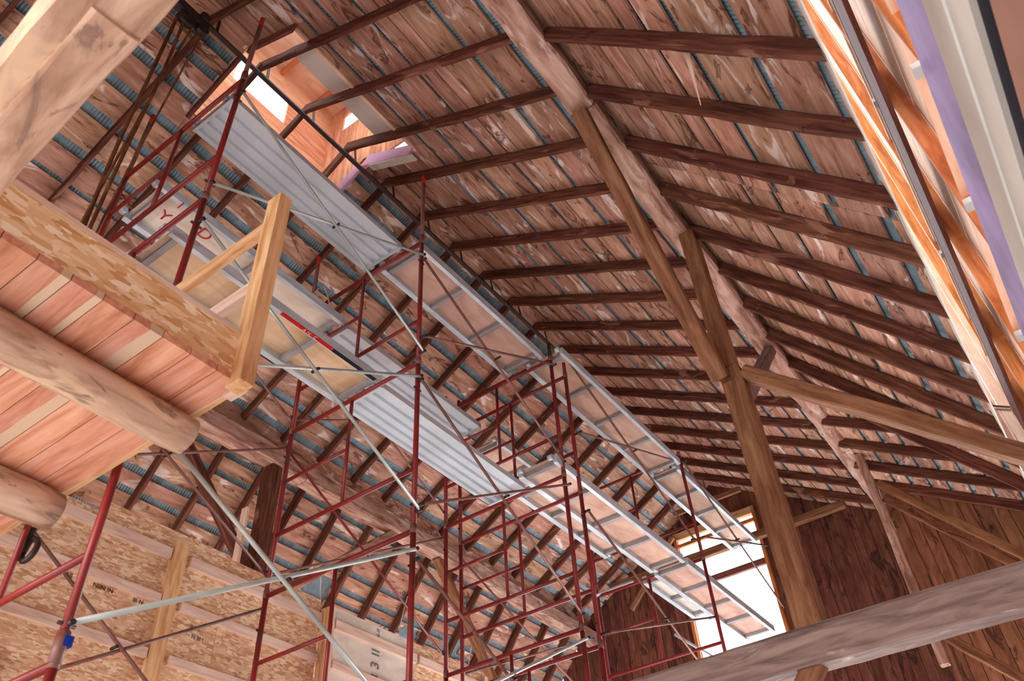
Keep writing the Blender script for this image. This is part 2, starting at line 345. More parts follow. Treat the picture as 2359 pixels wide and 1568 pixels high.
boards(RU, [(-6.0, 3.96, RUa), (3.96, 8.23, RUb), (8.23, 12.42, RUc)], -0.08, RU.L + .02, [(0 - .1, .80, SY0, SY1)], .012, 1.2)
RLa = [(.10, .012), (.355, .014), (.57, .014), (.78, .025), (1.0, .028), (1.31, .05), (1.825, .055), (2.285, .05)]
RLb = [(.10, .012), (.35, .012), (.55, .016), (.73, .02), (.945, .028), (1.25, .04), (1.74, .07), (2.21, .075)]
RLc = [(.12, .012), (.36, .02), (.56, .012), (.69, .02), (.90, .03), (1.235, .045), (1.71, .06), (2.19, .06)]
boards(RL, [(-6.0, 4.30, RLa), (4.30, 7.0, RLb), (7.0, 8.27, RLc)], -0.38, 2.37, (), .022, 1.35)
boards(SR, [(8.27, 10.92, [(.2, .05), (.42, .06), (.66, .05), (.9, .06), (1.15, .06), (1.4, .05), (1.7, .06), (2.0, .05), (2.3, .05)])], -.10, SR.L)
LUa = [(.13, .06), (.36, .06), (.665, .07), (1.02, .07), (1.37, .07), (1.76, .07), (2.08, .03), (2.40, .05), (2.70, .065), (3.03, .05)]
LUb = [(.14, .07), (.38, .05), (.67, .07), (1.04, .07), (1.38, .05), (1.72, .06), (2.05, .05), (2.38, .06), (2.705, .065), (3.03, .055)]
LUc = [(.12, .05), (.40, .06), (.69, .06), (1.05, .05), (1.38, .06), (1.72, .06), (2.05, .055), (2.40, .06), (2.72, .06), (3.03, .05)]
boards(LU, [(-6.0, 4.57, LUa), (4.57, 8.84, LUb), (8.84, 12.42, LUc)], -0.08, LU.L + .02, [(-.1, .80, SY0, SY1)], 0, 1.38)
LLa = [(.16, .055), (.39, .055), (.76, .065), (.99, .065), (1.30, .05), (1.60, .06), (1.95, .06), (2.3, .06), (2.7, .06), (3.0, .05)]
LLb = [(.15, .055), (.39, .055), (.76, .065), (.99, .065), (1.155, .05), (1.48, .06), (1.80, .065), (2.15, .06), (2.5, .06), (2.9, .06)]
boards(LL, [(-6.0, 5.18, LLa), (5.18, 12.42, LLb)], -0.38, LL.L, [(.92, 1.22, 6.55, 6.95), (1.05, 1.3, 8.45, 8.75), (.95, 1.2, 9.3, 9.7)], 0, 1.18)
def corrugated(S, s0, s1, y0, y1):
    vs_, fs = [], []; p = 0.032; n = int((y1 - y0) / p)
    for i in range(n * 2 + 1):
        y = y0 + i * p / 2; o_ = .160 + (.006 if i % 2 else -.004)
        vs_.append(S.pt(s0, o_, y)); vs_.append(S.pt(s1, o_, y))
    vs_ = [(a, b, c + H) for a, b, c in vs_]
    for i in range(n * 2): fs.append((2 * i, 2 * i + 2, 2 * i + 3, 2 * i + 1))
    org = Vector(vs_[0]); me = bpy.data.meshes.new('corrugated_shape'); me.from_pydata([tuple(Vector(q) - org) for q in vs_], [], fs); me.materials.append(M['corr'])
    put('roofing_sheet', me, Matrix.Translation(org), roof)
corrugated(RU, .82, RU.L + .05, -6.0, 12.45); corrugated(LU, .82, LU.L + .05, -6.0, 12.45)
for S in (RU, LU): corrugated(S, -.1, .86, -6.0, SY0 - .02); corrugated(S, -.1, .86, SY1 + .02, 12.45)
corrugated(RL, -.42, 2.31, -6.0, 8.28); corrugated(SR, -.15, SR.L, 8.26, 11.0); corrugated(LL, -.42, LL.L, -6.0, 12.45)

x = -1.22
while x < .24:
    za = 5.77 - (x + 1.267) * 1.325 + .2; zb = 5.66 - (x + 1.27) * .64 + .15
    if zb > za + .02: vbox('cheek_board', x, x + .155, 8.275, 8.295, za, zb, 'sheath', roof)
    x += .157
# a long pale splinter hanging from the roof boards
spl = hewn('wood_splinter', (-.385, 2.87, 4.77), (-.452, 3.045, 4.44), .034, .034, 'pinepale', None, jit=.004, taper=.85, seed=5)
tag(spl, 'long pale wood splinter hanging down from the right roof slope', 'splinter')

# ------------------------------------------------------------------ cupola over the ridge
cu = root('cupola', (-4.12, 2.75, 7.8), 'square framed cupola opening in the ridge with bright plywood and board lining', 'cupola')
CX0, CX1, CT = -4.86, -3.40, 9.35
for i in range(11):                                               # far wall: vertical boards round a small opening
    x0 = CX0 + i * (CX1 - CX0) / 11; x1 = x0 + (CX1 - CX0) / 11 - .006; zb = 7.62
    if -4.60 < (x0 + x1) / 2 < -4.30:
        vbox('lining_board', x0, x1, SY1 + .02, SY1 + .045, zb, 8.80, 'cupola', cu); vbox('lining_board', x0, x1, SY1 + .02, SY1 + .045, 9.12, CT, 'cupola', cu)
    else: vbox('lining_board', x0, x1, SY1 + .02, SY1 + .045, zb, CT, 'cupola', cu)
for (z0, z1) in ((7.3, 7.75), (7.76, 8.12), (8.13, 8.42), (8.95, CT)): box('wall_panel', CX0 - .03, CX0, SY0 - .02, SY1 + .02, z0, z1, 'cupola' if z0 < 8.9 else 'peach', cu)
box('wall_panel', CX0 - .03, CX0, SY0 - .02, 2.22, 8.42, 8.95, 'peach', cu); box('wall_panel', CX0 - .03, CX0, 2.96, SY1 + .02, 8.42, 8.95, 'cupola', cu)
box('wall_panel', CX1, CX1 + .03, SY0 - .02, SY1 + .05, 7.29, 8.1, 'peach', cu); box('wall_panel', CX1, CX1 + .03, SY0 - .02, SY1 + .02, 9.2, CT, 'peach', cu)
box('wall_panel', CX0, CX1, SY0 - .045, SY0 - .02, 7.75, 8.2, 'peach', cu); box('wall_panel', CX0, CX1, SY0 - .045, SY0 - .02, 9.2, CT, 'peach', cu)
box('top_panel', CX0 - .03, CX1 + .03, SY0 - .05, SY1 + .05, CT, CT + .02, 'peach', cu)
for y in (2.15, 2.75, 3.3): box('top_joist', CX0, CX1, y, y + .04, CT - .09, CT, 'stud', cu)
beam('corner_brace', (-3.55, 1.96, 8.0), (-4.3, 1.96, 9.3), .04, .09, 'stud', cu)
for S, mt in ((RU, 'pinkfoam'), (LU, 'pinkfoam')):                # far curb
    mw, L = orient(S.pt(.0, .075, SY1 + .005), S.pt(.80, .075, SY1 + .005), S.n); put('curb', boxmesh(L, .03, .15, mt), mw, cu)
mw, L = orient(RU.pt(.12, -.012, SY1 + .035), RU.pt(.86, -.012, SY1 + .035), RU.n); put('curb_edge', boxmesh(L, .085, .02, 'greyboard'), mw, cu)
for S in (RU, LU):
    mw, L = orient(S.pt(.02, .09, SY0 - .01), S.pt(.84, .09, SY0 - .01), S.n); put('curb', boxmesh(L, .03, .13, 'darkred'), mw, cu)
mw, L = orient(RU.pt(.835, .142, SY0), RU.pt(.835, .142, SY1 - .05), RU.n); put('side_trim', boxmesh(L, .07, .018, 'pine'), mw, cu)
mw, L = orient(LU.pt(.80, .142, SY0), LU.pt(.80, .142, SY1), LU.n); put('side_trim', boxmesh(L, .07, .018, 'pinepale'), mw, cu)
for (y0, y1) in ((2.17, 2.715), (2.765, 3.33)):
    mw, L = orient(RU.pt(.57, .150, y0), RU.pt(.57, .150, y1), RU.n); put('white_panel', boxmesh(L, .36, .012, 'white'), mw, cu)

# ------------------------------------------------------------------ hay track, trolley and ropes
tr = root('hay_track', (-4.03, .2, 7.38), 'long dark iron hay track hanging under the ridge', 'track')
XT, ZT = -4.02, 7.38
beam('rail', (XT, .2, ZT), (XT, 12.2, ZT), .012, .05, 'iron', tr); beam('rail_flange', (XT, .2, ZT - .025), (XT, 12.2, ZT - .025), .045, .008, 'iron', tr)
for k in range(-4, 16): y = 2.74 + .61 * k; beam('hanger', (XT, y + .03, ZT + .02), (XT - .03, y + .03, 7.66), .03, .006, 'iron', tr)
ty = root('hay_trolley', (XT, 1.25, ZT - .1), 'black iron hay trolley clamped on the near end of the ridge track', 'trolley')
beam('carriage', (XT, 1.08, ZT - .10), (XT, 1.46, ZT - .10), .08, .10, 'iron', ty)
for y in (1.12, 1.40):
    for s in (-1, 1): tube('wheel', (XT + s * .02, y, ZT + .005), (XT + s * .05, y, ZT + .005), .05, 'iron', ty)
tube('pulley', (XT - .03, 1.27, ZT - .20), (XT + .03, 1.27, ZT - .20), .085, 'iron', ty); beam('pulley_bracket', (XT, 1.27, ZT - .1), (XT, 1.27, ZT - .24), .09, .03, 'iron', ty)
tube('pulley', (XT - .03, 1.42, ZT - .16), (XT + .03, 1.42, ZT - .16), .06, 'iron', ty)
def rope(pts, r, lab): tag(curve('rope', pts, r, 'rope'), lab, 'rope', 'ropes hanging from the hay trolley')
rope([(-4.05, 1.20, 7.12), (-4.10, 1.22, 6.3), (-4.22, 1.26, 5.4), (-4.38, 1.34, 4.6), (-4.45, 1.4, 3.9)], .017, 'thick brown hemp rope, leftmost below the hay trolley')
rope([(-4.03, 1.26, 7.10), (-4.10, 1.30, 6.3), (-4.20, 1.32, 5.4), (-4.32, 1.36, 4.6), (-4.42, 1.42, 3.9)], .015, 'brown hemp rope twisted beside the thickest trolley rope')
rope([(-4.03, 1.34, 7.10), (-4.16, 1.33, 6.4), (-4.18, 1.30, 5.6), (-4.30, 1.30, 4.8), (-4.40, 1.30, 3.9)], .012, 'brown rope crossing behind the two thicker trolley ropes')
rope([(-4.02, 1.44, 7.16), (-4.08, 1.42, 6.5), (-4.16, 1.40, 5.6), (-4.28, 1.40, 4.7), (-4.38, 1.44, 3.9)], .009, 'thin dark rope hanging rightmost from the hay trolley')

# ------------------------------------------------------------------ purlins, posts, braces, tie beam
def timber(name, p0, p1, w_, h_, mat, label, cat, seed=1, jit=.012, up=(0, 0, 1), group=None):
    o = hewn(name, p0, p1, w_, h_, mat, None, up, jit, 0, seed); return tag(o, label, cat, group)
timber('purlin', (-1.375, -5.9, 5.88), (-1.375, 3.42, 5.88), .21, .20, 'hewn', 'grey hewn roof purlin, near length above the first orange brace', 'purlin', 3, .018)
timber('purlin', (-1.36, 3.43, 5.88), (-1.36, 5.30, 5.88), .20, .20, 'hewn', 'short grey hewn purlin length above the orange knee brace', 'purlin', 4, .018)
timber('purlin', (-1.37, 5.31, 5.88), (-1.37, 12.4, 5.88), .20, .20, 'hewn', 'long grey hewn right purlin running to the gable wall', 'purlin', 5, .016)
timber('purlin', (-6.865, -5.9, 5.75), (-6.865, 5.55, 5.75), .21, .25, 'hewn', 'hewn left purlin length behind the loft and near scaffold', 'purlin', 6, .014)
timber('purlin', (-6.865, 5.56, 5.75), (-6.865, 12.4, 5.75), .21, .25, 'hewn', 'hewn left purlin length running to the gable behind scaffold', 'purlin', 7, .014)
timber('timber_post', (-1.295, 5.15, 2.0), (-1.295, 5.15, 4.10), .17, .16, 'orange', 'lower half of brown square post standing on the tie beam', 'post', 8, .004, (0, 1, 0))
timber('timber_post', (-1.305, 5.15, 4.11), (-1.305, 5.15, 5.78), .14, .15, 'orange', 'upper half of brown square post under the right purlin', 'post', 9, .004, (0, 1, 0))
timber('knee_brace', (-1.40, 3.40, 5.76), (-1.36, 5.02, 3.98), .13, .12, 'orange', 'long orange knee brace from right purlin down to near post', 'brace', 10, .005)
timber('knee_brace', (-1.34, 7.20, 5.78), (-1.31, 5.25, 3.85), .11, .11, 'greytimber', 'grey brown knee brace on far side of the near post', 'brace', 11, .006)
timber('sloping_strut', (-1.20, 5.15, 4.03), (.46, 5.15, 2.38), .13, .11, 'orange', 'long brown strut sloping down right from the near post', 'strut', 12, .006)
timber('tie_beam', (-7.6, 5.15, 1.88), (.47, 5.15, 1.88), .21, .235, 'greytimber', 'big grey tie beam crossing the lower right corner', 'beam', 13, .005)
timber('knee_brace', (-1.30, 5.15, 1.84), (-2.30, 5.15, .70), .12, .12, 'orange', 'pale brace under the tie beam at the bottom edge', 'brace', 14, .004)
timber('timber_post', (-2.38, 5.15, -1.6), (-2.38, 5.15, 1.76), .18, .18, 'orange', 'ground floor post under the tie beam', 'post', 15, .004, (0, 1, 0))
timber('timber_post', (-1.245, 9.9, 3.08), (-1.245, 9.9, 5.78), .10, .12, 'hewn', 'pale rough post under the far part of right purlin', 'post', 16, .012, (0, 1, 0))
timber('sloping_strut', (-1.16, 9.86, 5.30), (.44, 9.86, 3.30), .05, .10, 'gablelight', 'upper of two long far struts sloping down right', 'strut', 17, .005)
timber('sloping_strut', (-1.16, 9.94, 5.13), (.44, 9.94, 3.10), .05, .10, 'gablelight', 'lower of two long far struts sloping down right', 'strut', 18, .005)
timber('sloping_strut', (-1.19, 9.9, 3.42), (.40, 9.9, 1.62), .09, .10, 'orange', 'far brown strut seen below the grey tie beam', 'strut', 19, .005)
timber('timber_post', (-6.87, 5.12, -1.6), (-6.87, 5.12, 5.63), .20, .17, 'rafter', 'brown post under the left purlin behind the strand board', 'post', 20, .006, (0, 1, 0))
timber('knee_brace', (-6.86, 3.62, 5.66), (-6.86, 5.02, 4.22), .12, .11, 'rafter', 'dark knee brace from left purlin to post, near side', 'brace', 21, .006)
timber('knee_brace', (-6.86, 7.25, 5.66), (-6.86, 5.22, 3.95), .12, .11, 'hewn', 'dusty pink knee brace of the left post, far side', 'brace', 22, .006)
timber('knee_brace', (-6.86, 8.15, 5.64), (-6.86, 12.35, .95), .12, .11, 'orange', 'brown brace dropping from the left purlin near the gable', 'brace', 23, .006)
timber('short_stud', (-6.55, 4.62, 3.6), (-6.55, 4.62, 4.72), .09, .04, 'pinepale', 'short pale stud standing behind the strand board near the left post', 'stud', 41, .003, (0, 1, 0))
timber('collar_beam', (-2.0, 12.2, 6.43), (-6.25, 12.2, 6.43), .10, .13, 'orange', 'horizontal collar beam across the gable window', 'beam', 25, .004)
timber('collar_beam', (-3.5, 12.1, 7.28), (-4.75, 12.1, 7.28), .06, .09, 'orange', 'short collar beam high under the ridge at the gable', 'beam', 26, .004)
timber('knee_brace', (-4.9, 12.15, 6.9), (-5.9, 12.15, 5.9), .06, .08, 'orange', 'small diagonal brace left of the gable window', 'brace', 27, .004)

# ------------------------------------------------------------------ gable wall with the hay door opening
wf = sroot('wall_far')
WX0, WX1, WZ0, WZ1 = -4.93, -3.50, 3.9, 7.05
def rooftop(x):
    ax = abs(x + 4.12)
    return 7.62 + .17 - ax * .6 if ax < 2.75 else 6.10 - (ax - 2.75) * 1.325 + .11
x = -9.2
while x < -1.12:
    wv = random.choice((.14, .16, .18, .20)); x1 = min(x + wv, -1.10)
    ym = YE + (.0 if int(x * 100) % 2 else .014) + random.uniform(0, .004); zt = min(rooftop(x), rooftop(x1)) + .12
    if x1 > WX0 and x < WX1:
        a = max(x, WX0) if x < WX0 else x
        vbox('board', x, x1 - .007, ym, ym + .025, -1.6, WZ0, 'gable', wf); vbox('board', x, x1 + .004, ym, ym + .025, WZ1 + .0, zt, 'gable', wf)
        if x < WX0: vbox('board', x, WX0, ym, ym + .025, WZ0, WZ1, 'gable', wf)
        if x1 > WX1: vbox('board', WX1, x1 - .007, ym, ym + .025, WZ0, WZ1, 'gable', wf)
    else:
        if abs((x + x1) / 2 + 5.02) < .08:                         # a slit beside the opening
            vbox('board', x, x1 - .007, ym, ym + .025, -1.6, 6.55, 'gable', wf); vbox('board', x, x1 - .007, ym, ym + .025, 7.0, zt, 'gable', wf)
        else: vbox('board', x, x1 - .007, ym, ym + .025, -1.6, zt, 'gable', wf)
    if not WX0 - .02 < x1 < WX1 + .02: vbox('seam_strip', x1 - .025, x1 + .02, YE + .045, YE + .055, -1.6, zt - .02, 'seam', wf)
    x = x1
x = -1.30
while x < .98:                                                    # nearer end wall of the far right bay
    x1 = x + random.choice((.14, .16, .18)); zt = 5.66 - (x1 + 1.27) * .64 + .28; ym = 10.92 + random.uniform(0, .01)
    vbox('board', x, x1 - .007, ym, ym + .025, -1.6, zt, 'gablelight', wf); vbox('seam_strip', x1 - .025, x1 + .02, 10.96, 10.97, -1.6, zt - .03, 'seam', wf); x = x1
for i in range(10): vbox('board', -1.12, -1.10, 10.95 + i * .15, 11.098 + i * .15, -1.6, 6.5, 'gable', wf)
w1 = sroot('window_1', (-4.2, YE, 3.9))
box('window_head', WX0 - .05, WX1 + .05, YE - .05, YE + .05, 6.93, 7.06, 'pine', w1); box('window_rail', WX0, WX1, YE - .02, YE + .03, 6.80, 6.86, 'stud', w1)
vbox('window_jamb', WX0 - .05, WX0, YE - .05, YE + .05, WZ0, 7.05, 'stud', w1); vbox('window_jamb', WX1, WX1 + .05, YE - .05, YE + .05, WZ0, 7.05, 'stud', w1)
box('window_rail', WX0, WX1, YE - .03, YE + .03, 6.02, 6.12, 'darkred', w1); box('window_sill', WX0 - .1, WX1 + .1, YE - .08, YE + .05, WZ0 - .06, WZ0, 'pine', w1)

# ------------------------------------------------------------------ new wall on the right, seen through the cut roof
wr = sroot('wall_right')
XW = .5
box('trim_strip', .252, .262, -6, 8.28, 3.74, 4.00, 'white', wr)
vz = 0
for i, (z0, z1) in enumerate(((2.86, 3.3), (3.31, 3.74), (3.75, 4.2), (4.21, 4.8), (4.81, 5.4), (5.41, 6.0), (6.01, 6.8), (6.81, 7.7), (7.71, 8.6), (8.61, 9.6))):
    box('sheathing_panel', XW + .10, XW + .12, -6, 10.9, z0, z1, 'peach', wr)
for y in (-.6, .3, 1.2, 2.38, 3.62, 4.95, 6.3, 7.6): vbox('stud', XW, XW + .09, y, y + .045, 2.84, 9.5, 'stud', wr)
for i in range(3): vbox('end_panel', .27 + i * .11, .375 + i * .11, 8.29, 8.31, 3.9, 9.6, 'peach', wr)
box('girt', XW - .03, XW, -6, 10.9, 4.25, 4.66, 'darkred', wr); box('girt_edge', XW - .035, XW - .03, -6, 10.9, 4.655, 4.675, 'pinepale', wr)
for z in (3.30, 5.4): box('blocking', XW + .02, XW + .09, -6, 10.9, z, z + .04, 'peach', wr)
box('membrane_strip', XW - .02, XW, -6, 10.9, 2.42, 2.86, 'purple', wr)
box('ledger_board', XW - .035, XW, -6, 10.9, 2.16, 2.39, 'greyboard', wr); box('ledger_board', XW - .03, XW, -6, 10.9, 1.93, 2.145, 'greyboard', wr)
box('gap_strip', XW - .012, XW + .03, -6, 10.9, 1.76, 1.94, 'black', wr)
for i in range(13): z = -1.6 + i * .262; box('board', XW - .02, XW, -6, 10.9, z, z + .256, 'brownwall', wr)
for (y, z) in ((2.35, 2.87), (3.2, 2.87), (4.35, 2.87), (5.9, 2.87), (2.6, 4.67), (3.9, 4.67), (5.6, 4.67)): box('joist_bracket', XW - .05, XW + .05, y, y + .06, z, z + .035, 'greyboard', wr)

# ------------------------------------------------------------------ strand board partition on the left
wl = sroot('wall_left')
XO = -5.7
for (y0, y1, z1) in ((-1.0, 1.45, 3.50), (1.455, 2.73, 3.50), (2.735, 3.965, 3.60), (3.97, 5.06, 3.57)):
    for (za, zb) in ((-1.6, .1), (.105, 2.33), (2.335, z1)): box('strand_board_sheet', XO - .012, XO, y0, y1 - .004, za, zb, 'osb', wl)
for (y0, y1) in ((5.20, 6.40), (6.41, 7.6)):
    for (za, zb) in ((-1.6, 2.33), (2.335, 3.56)): box('plywood_sheet', XO - .012, XO, y0, y1, za, zb, 'plygrey' if y0 < 6 else 'osb', wl)
for (y0, y1) in ((-1, 1.79), (1.94, 3.38), (3.57, 5.06), (5.24, 6.42), (6.46, 7.62)):
    box('blocking', XO, XO + .04, y0, y1, 3.335, 3.425, 'pinepale', wl); box('blocking', XO, XO + .04, y0, y1, 2.96, 3.03, 'pinepale', wl)
    box('blocking', XO, XO + .04, y0, y1, 2.53, 2.60, 'pinepale', wl); box('blocking', XO, XO + .04, y0, y1, 1.4, 1.49, 'pinepale', wl)
for y in (1.80, 3.39): vbox('stud', XO, XO + .045, y, y + .13, -1.6, 3.50, 'pine', wl)
vbox('stud', XO, XO + .10, 5.07, 5.12, -1.6, 3.48, 'pine', wl); vbox('stud', XO, XO + .04, 5.125, 5.22, -1.6, 3.50, 'pinepale', wl)
vbox('stud', XO, XO + .06, 7.56, 7.62, -1.6, 3.50, 'pinepale', wl)
box('header_board', XO + .01, XO + .05, -1, 2.35, 1.9, 2.28, 'darkred', wl)
YX, ZX = (0, 1, 0), (0, 0, 1)
text('printed_mark', 'C 8 3 II', .16, 'ink', basis((XO + .003, 5.84, 3.08), (0, 0, 1), (0, -1, 0)), wl)
text('printed_mark', 'N-II', .07, 'ink', basis((XO + .003, 5.86, 3.48), (0, 0, 1), (0, -1, 0)), wl)
for (y, z, t_) in ((2.62, 2.925, 'II INI'), (2.92, 2.925, 'NIIN IN'), (3.22, 2.925, 'III N'), (3.76, 2.88, 'II IN'), (3.80, 2.81, 'N III I')):
    text('printed_mark', t_, .05, 'inkdark' if y < 3.5 else 'ink', basis((XO + .002, y, z), (0, 1, 0), (0, 0, 1)), wl)

# ------------------------------------------------------------------ loft on log joists
XL, YL, ZL = -2.44, 1.585, 2.30
lf = root('loft_deck', (-4.0, .4, 2.3), 'new loft deck of salmon tongue and groove boards with strand board edge', 'loft')
y = YL
bw = .1335
while y > -.75:
    beam('deck_board', (-5.66, y - bw / 2, ZL + .019), (XL, y - bw / 2, ZL + .019), bw - .004, .036, 'tng', lf); y -= bw
beam('edge_strip', (XL - .012, -.75, ZL + .145), (XL - .012, YL - .02, ZL + .145), .024, .215, 'osbnear', lf)
for o_ in [lf]:
    beam('cap_strip', (XL - .02, -.75, ZL + .265), (XL - .02, YL - .02, ZL + .265), .06, .022, 'pinepale', lf)
beam('end_board', (-5.66, YL + .012, ZL + .03), (XL, YL + .012, ZL + .03), .022, .05, 'pine', lf)
beam('end_rim', (-5.66, YL - .03, ZL + .15), (XL - .03, YL - .03, ZL + .15), .03, .20, 'osbnear', lf)
beam('corner_block', (XL - .09, YL + .0, ZL - .012), (XL + .02, YL + .0, ZL - .012), .05, .024, 'pinepale', lf)
gr = root('guard_rail', (-2.42, 1.56, 2.3), 'pine guard rail post with two rails at the loft corner', 'railing')
beam('post', (-2.42, 1.56, 2.27), (-2.42, 1.56, 3.555), .10, .075, 'pine', gr, up=(0, 1, 0))
beam('rail', (-2.45, 1.62, 3.50), (-5.6, 1.62, 3.50), .038, .085, 'pine', gr); beam('rail', (-2.45, 1.62, 3.03), (-5.6, 1.62, 3.03), .038, .085, 'pinepale', gr)
beam('far_post', (-5.6, 1.56, 2.34), (-5.6, 1.56, 3.555), .09, .09, 'pine', gr, up=(0, 1, 0))
def logmesh(L, r, seed):
    rn = random.Random(seed); n, k = 26, 20; vs_, fs = [], []; ph = [rn.uniform(0, 6) for _ in range(6)]
    for i in range(n + 1):
        u = i / n; e = 1.0 if i < n - 1 else (.97 if i == n - 1 else .90)
        for j in range(k):
            th = 2 * math.pi * j / k; rr = r * e * (1 + .03 * math.sin(3 * th + ph[0] + 4 * u) + .035 * math.sin(7 * u + ph[1]) + .02 * math.sin(5 * th + 9 * u + ph[2]))
            vs_.append((-L / 2 + L * u, rr * math.cos(th), rr * math.sin(th)))
    for i in range(n):
        for j in range(k): fs.append((i * k + j, i * k + (j + 1) % k, (i + 1) * k + (j + 1) % k, (i + 1) * k + j))
    fs.append(tuple(range(k - 1, -1, -1))); fs.append(tuple(range(n * k, n * k + k)))
    me = bpy.data.meshes.new('log_shape'); me.from_pydata(vs_, [], fs); me.materials.append(M['log'])
    for p in me.polygons[:-2]: p.use_smooth = True
    return me
for (xc, r_, y1, sd, lab) in ((-2.79, .092, 1.60, 1, 'peeled log joist under the loft nearest its open edge'), (-3.76, .10, 1.58, 2, 'peeled log joist under the loft, second from its open edge')):
    mw, L = orient((xc, -.75, ZL - r_ - .002), (xc, y1, ZL - r_ - .002)); tag(put('log_joist', logmesh(L, r_, sd), mw), lab, 'log')
# the near squared log crossing above the camera
nb = root('cross_beam', (-1.0, .25, 2.05), 'big pale planed timber crossing overhead at the upper left corner', 'beam')
hewn('timber', (.46, .105, 2.18), (-2.62, .300, 2.18), .225, .24, 'log', nb, jit=.007, seed=31)
hewn('scarf_piece', (-1.30, .262, 2.062), (-2.60, .352, 2.062), .125, .03, 'log', nb, jit=.004, seed=32)

# ------------------------------------------------------------------ scaffold frames
XR, XM, XLf = -3.46, -4.22, -4.98
def frame(y, zt, label, xr=XR, xl=XLf, half='left', zb=None, topbar=True, sides=None):
    """one ladder frame: two posts, top bar, full bar, half bar and a short inner upright"""
    o = root('scaffold_section', ((xr + xl) / 2, y, zt - 1.55), label, 'scaffold frame', 'red steel scaffold frames')
    xm = (xr + xl) / 2; zb = zt - 1.55 if zb is None else zb
    for x_ in (xr, xl):
        tube('post', (x_, y, zb), (x_, y, zt + .015), .0215, 'red', o)
        c = tube('coupling', (x_, y, zt - .02), (x_, y, zt + .05), .0255, 'rustbrace', o)
    if topbar: tube('top_bar', (xr, y, zt), (xl, y, zt), .0205, 'red', o)
    tube('bar', (xr, y, zt - 1.05), (xl, y, zt - 1.05), .019, 'red', o)
    tube('half_bar', (xm, y, zt - .53), (xl, y, zt - .53), .016, 'red', o)
    tube('inner_upright', (xm, y, zt), (xm, y, zt - 1.05), .0165, 'red', o)
    for (x_, z_) in ((xr, zt - .28), (xr, zt - 1.38), (xl, zt - .28), (xl, zt - 1.38)): tube('brace_pin', (x_, y - .04, z_), (x_, y + .04, z_), .009, 'iron', o, n=8)
    return o
TZ = (6.08, 4.53, 2.95, 1.40)
nm = ('topmost', 'second from top', 'third from top', 'lowest')
for (y, who, dz, xr, xl) in ((1.664, 'tower nearest the loft', 0, XR, XLf), (3.85, 'middle tower of the central pole', 0, XR, XLf), (6.05, 'first of the twin towers', -.03, -3.44, -4.97), (6.33, 'second of the twin towers', -.10, -3.43, -4.99), (9.05, 'far tower by the gable', .19, -3.31, -4.85)):
    for k, zt in enumerate(TZ):
        frame(y, zt + dz, 'red scaffold frame, %s in the %s' % (nm[k], who), xr, xl)
    for k2 in (0,):
        o = root('scaffold_footing', ((xr + xl) / 2, y, -1.6), 'red scaffold leg extension on base plates under the %s' % who, 'scaffold base', 'scaffold leg extensions')
        for x_ in (xr, xl): tube('leg', (x_, y, -1.58), (x_, y, TZ[3] + dz - 1.55), .0215, 'red', o); box('base_plate', x_ - .07, x_ + .07, y - .07, y + .07, -1.6, -1.585, 'iron', o)
def guardpost(x_, y, z0, z1, lab):
    o = root('guard_post', (x_, y, z0), lab, 'guard post', 'scaffold guard posts with red tips')
    tube('pole', (x_, y, z0), (x_, y, z1 - .14), .020, 'rustbrace', o); tube('tip', (x_, y, z1 - .14), (x_, y, z1), .0205, 'redbright', o); tube('collar', (x_, y, z0), (x_, y, z0 + .06), .026, 'red', o)
guardpost(XR, 1.664, 6.12, 7.12, 'guard post with red tip crossing the bright cupola opening')
guardpost(XLf, 1.664, 6.12, 7.06, 'guard post with red tip left of the ropes')
guardpost(XR, 3.85, 6.12, 7.16, 'guard post with red tip atop the central pole')
guardpost(XLf, 3.85, 6.12, 6.95, 'guard post behind the white cord loops')
for (x_, y) in ((-3.44, 6.05), (-4.97, 6.05)):
    tag(tube('guard_stub', (x_, y, 6.10), (x_, y, 6.30), .020, 'iron'), 'short stub on top of the first twin tower, %s side' % ('right' if x_ > -4 else 'left'), 'tube')
o = root('guard_section', (-4.2, 6.33, 6.03), 'low red guard frame on top of the second twin tower', 'guard frame')
for x_ in (-3.43, -4.99): tube('post', (x_, 6.33, 6.03), (x_, 6.33, 6.42), .0205, 'red', o)
tube('top_bar', (-3.43, 6.33, 6.36), (-4.99, 6.33, 6.36), .019, 'red', o)

# ------------------------------------------------------------------ cross braces
def xbrace(x_, y0, y1, za, zb, mat, label, r=.0125, both=True, off=.03):
    """two tubes crossing in the plane x = x_, pinned at the middle; za = (z at y0, z at y1) of the first, zb of the second"""
    o = root('cross_brace', (x_, (y0 + y1) / 2, min(za + zb)), label, 'scaffold brace', 'scaffold cross braces')
    mats = (mat, mat) if isinstance(mat, str) else mat
    for k, (zz, mt) in enumerate(((za, mats[0]), (zb, mats[1]))):
        dx = off + k * .028; tube('tube', (x_ + dx, y0, zz[0]), (x_ + dx, y1, zz[1]), r, mt, o)
        for (yy, z_) in ((y0, zz[0]), (y1, zz[1])): tube('end_lug', (x_ - .01, yy, z_), (x_ + dx + .02, yy, z_), .014, 'iron', o, n=8)
    ym = (y0 + y1) / 2; tube('pivot', (x_ + off - .02, ym, (sum(za) + sum(zb)) / 4), (x_ + off + .05, ym, (sum(za) + sum(zb)) / 4), .011, 'iron', o, n=8)
xbrace(XR, 1.664, 3.85, (4.68, 5.88), (5.83, 4.63), 'galv', 'galvanised cross brace crossing under the first upper deck', .0115)
xbrace(XR, 1.664, 3.85, (3.08, 4.37), (4.26, 3.10), 'galv', 'pale galvanised cross brace beside the guard rail post', .0125)
xbrace(XR, 1.664, 3.85, (1.57, 2.80), (2.72, 1.54), 'galv', 'thick galvanised cross brace at lower left before strand board', .0145)
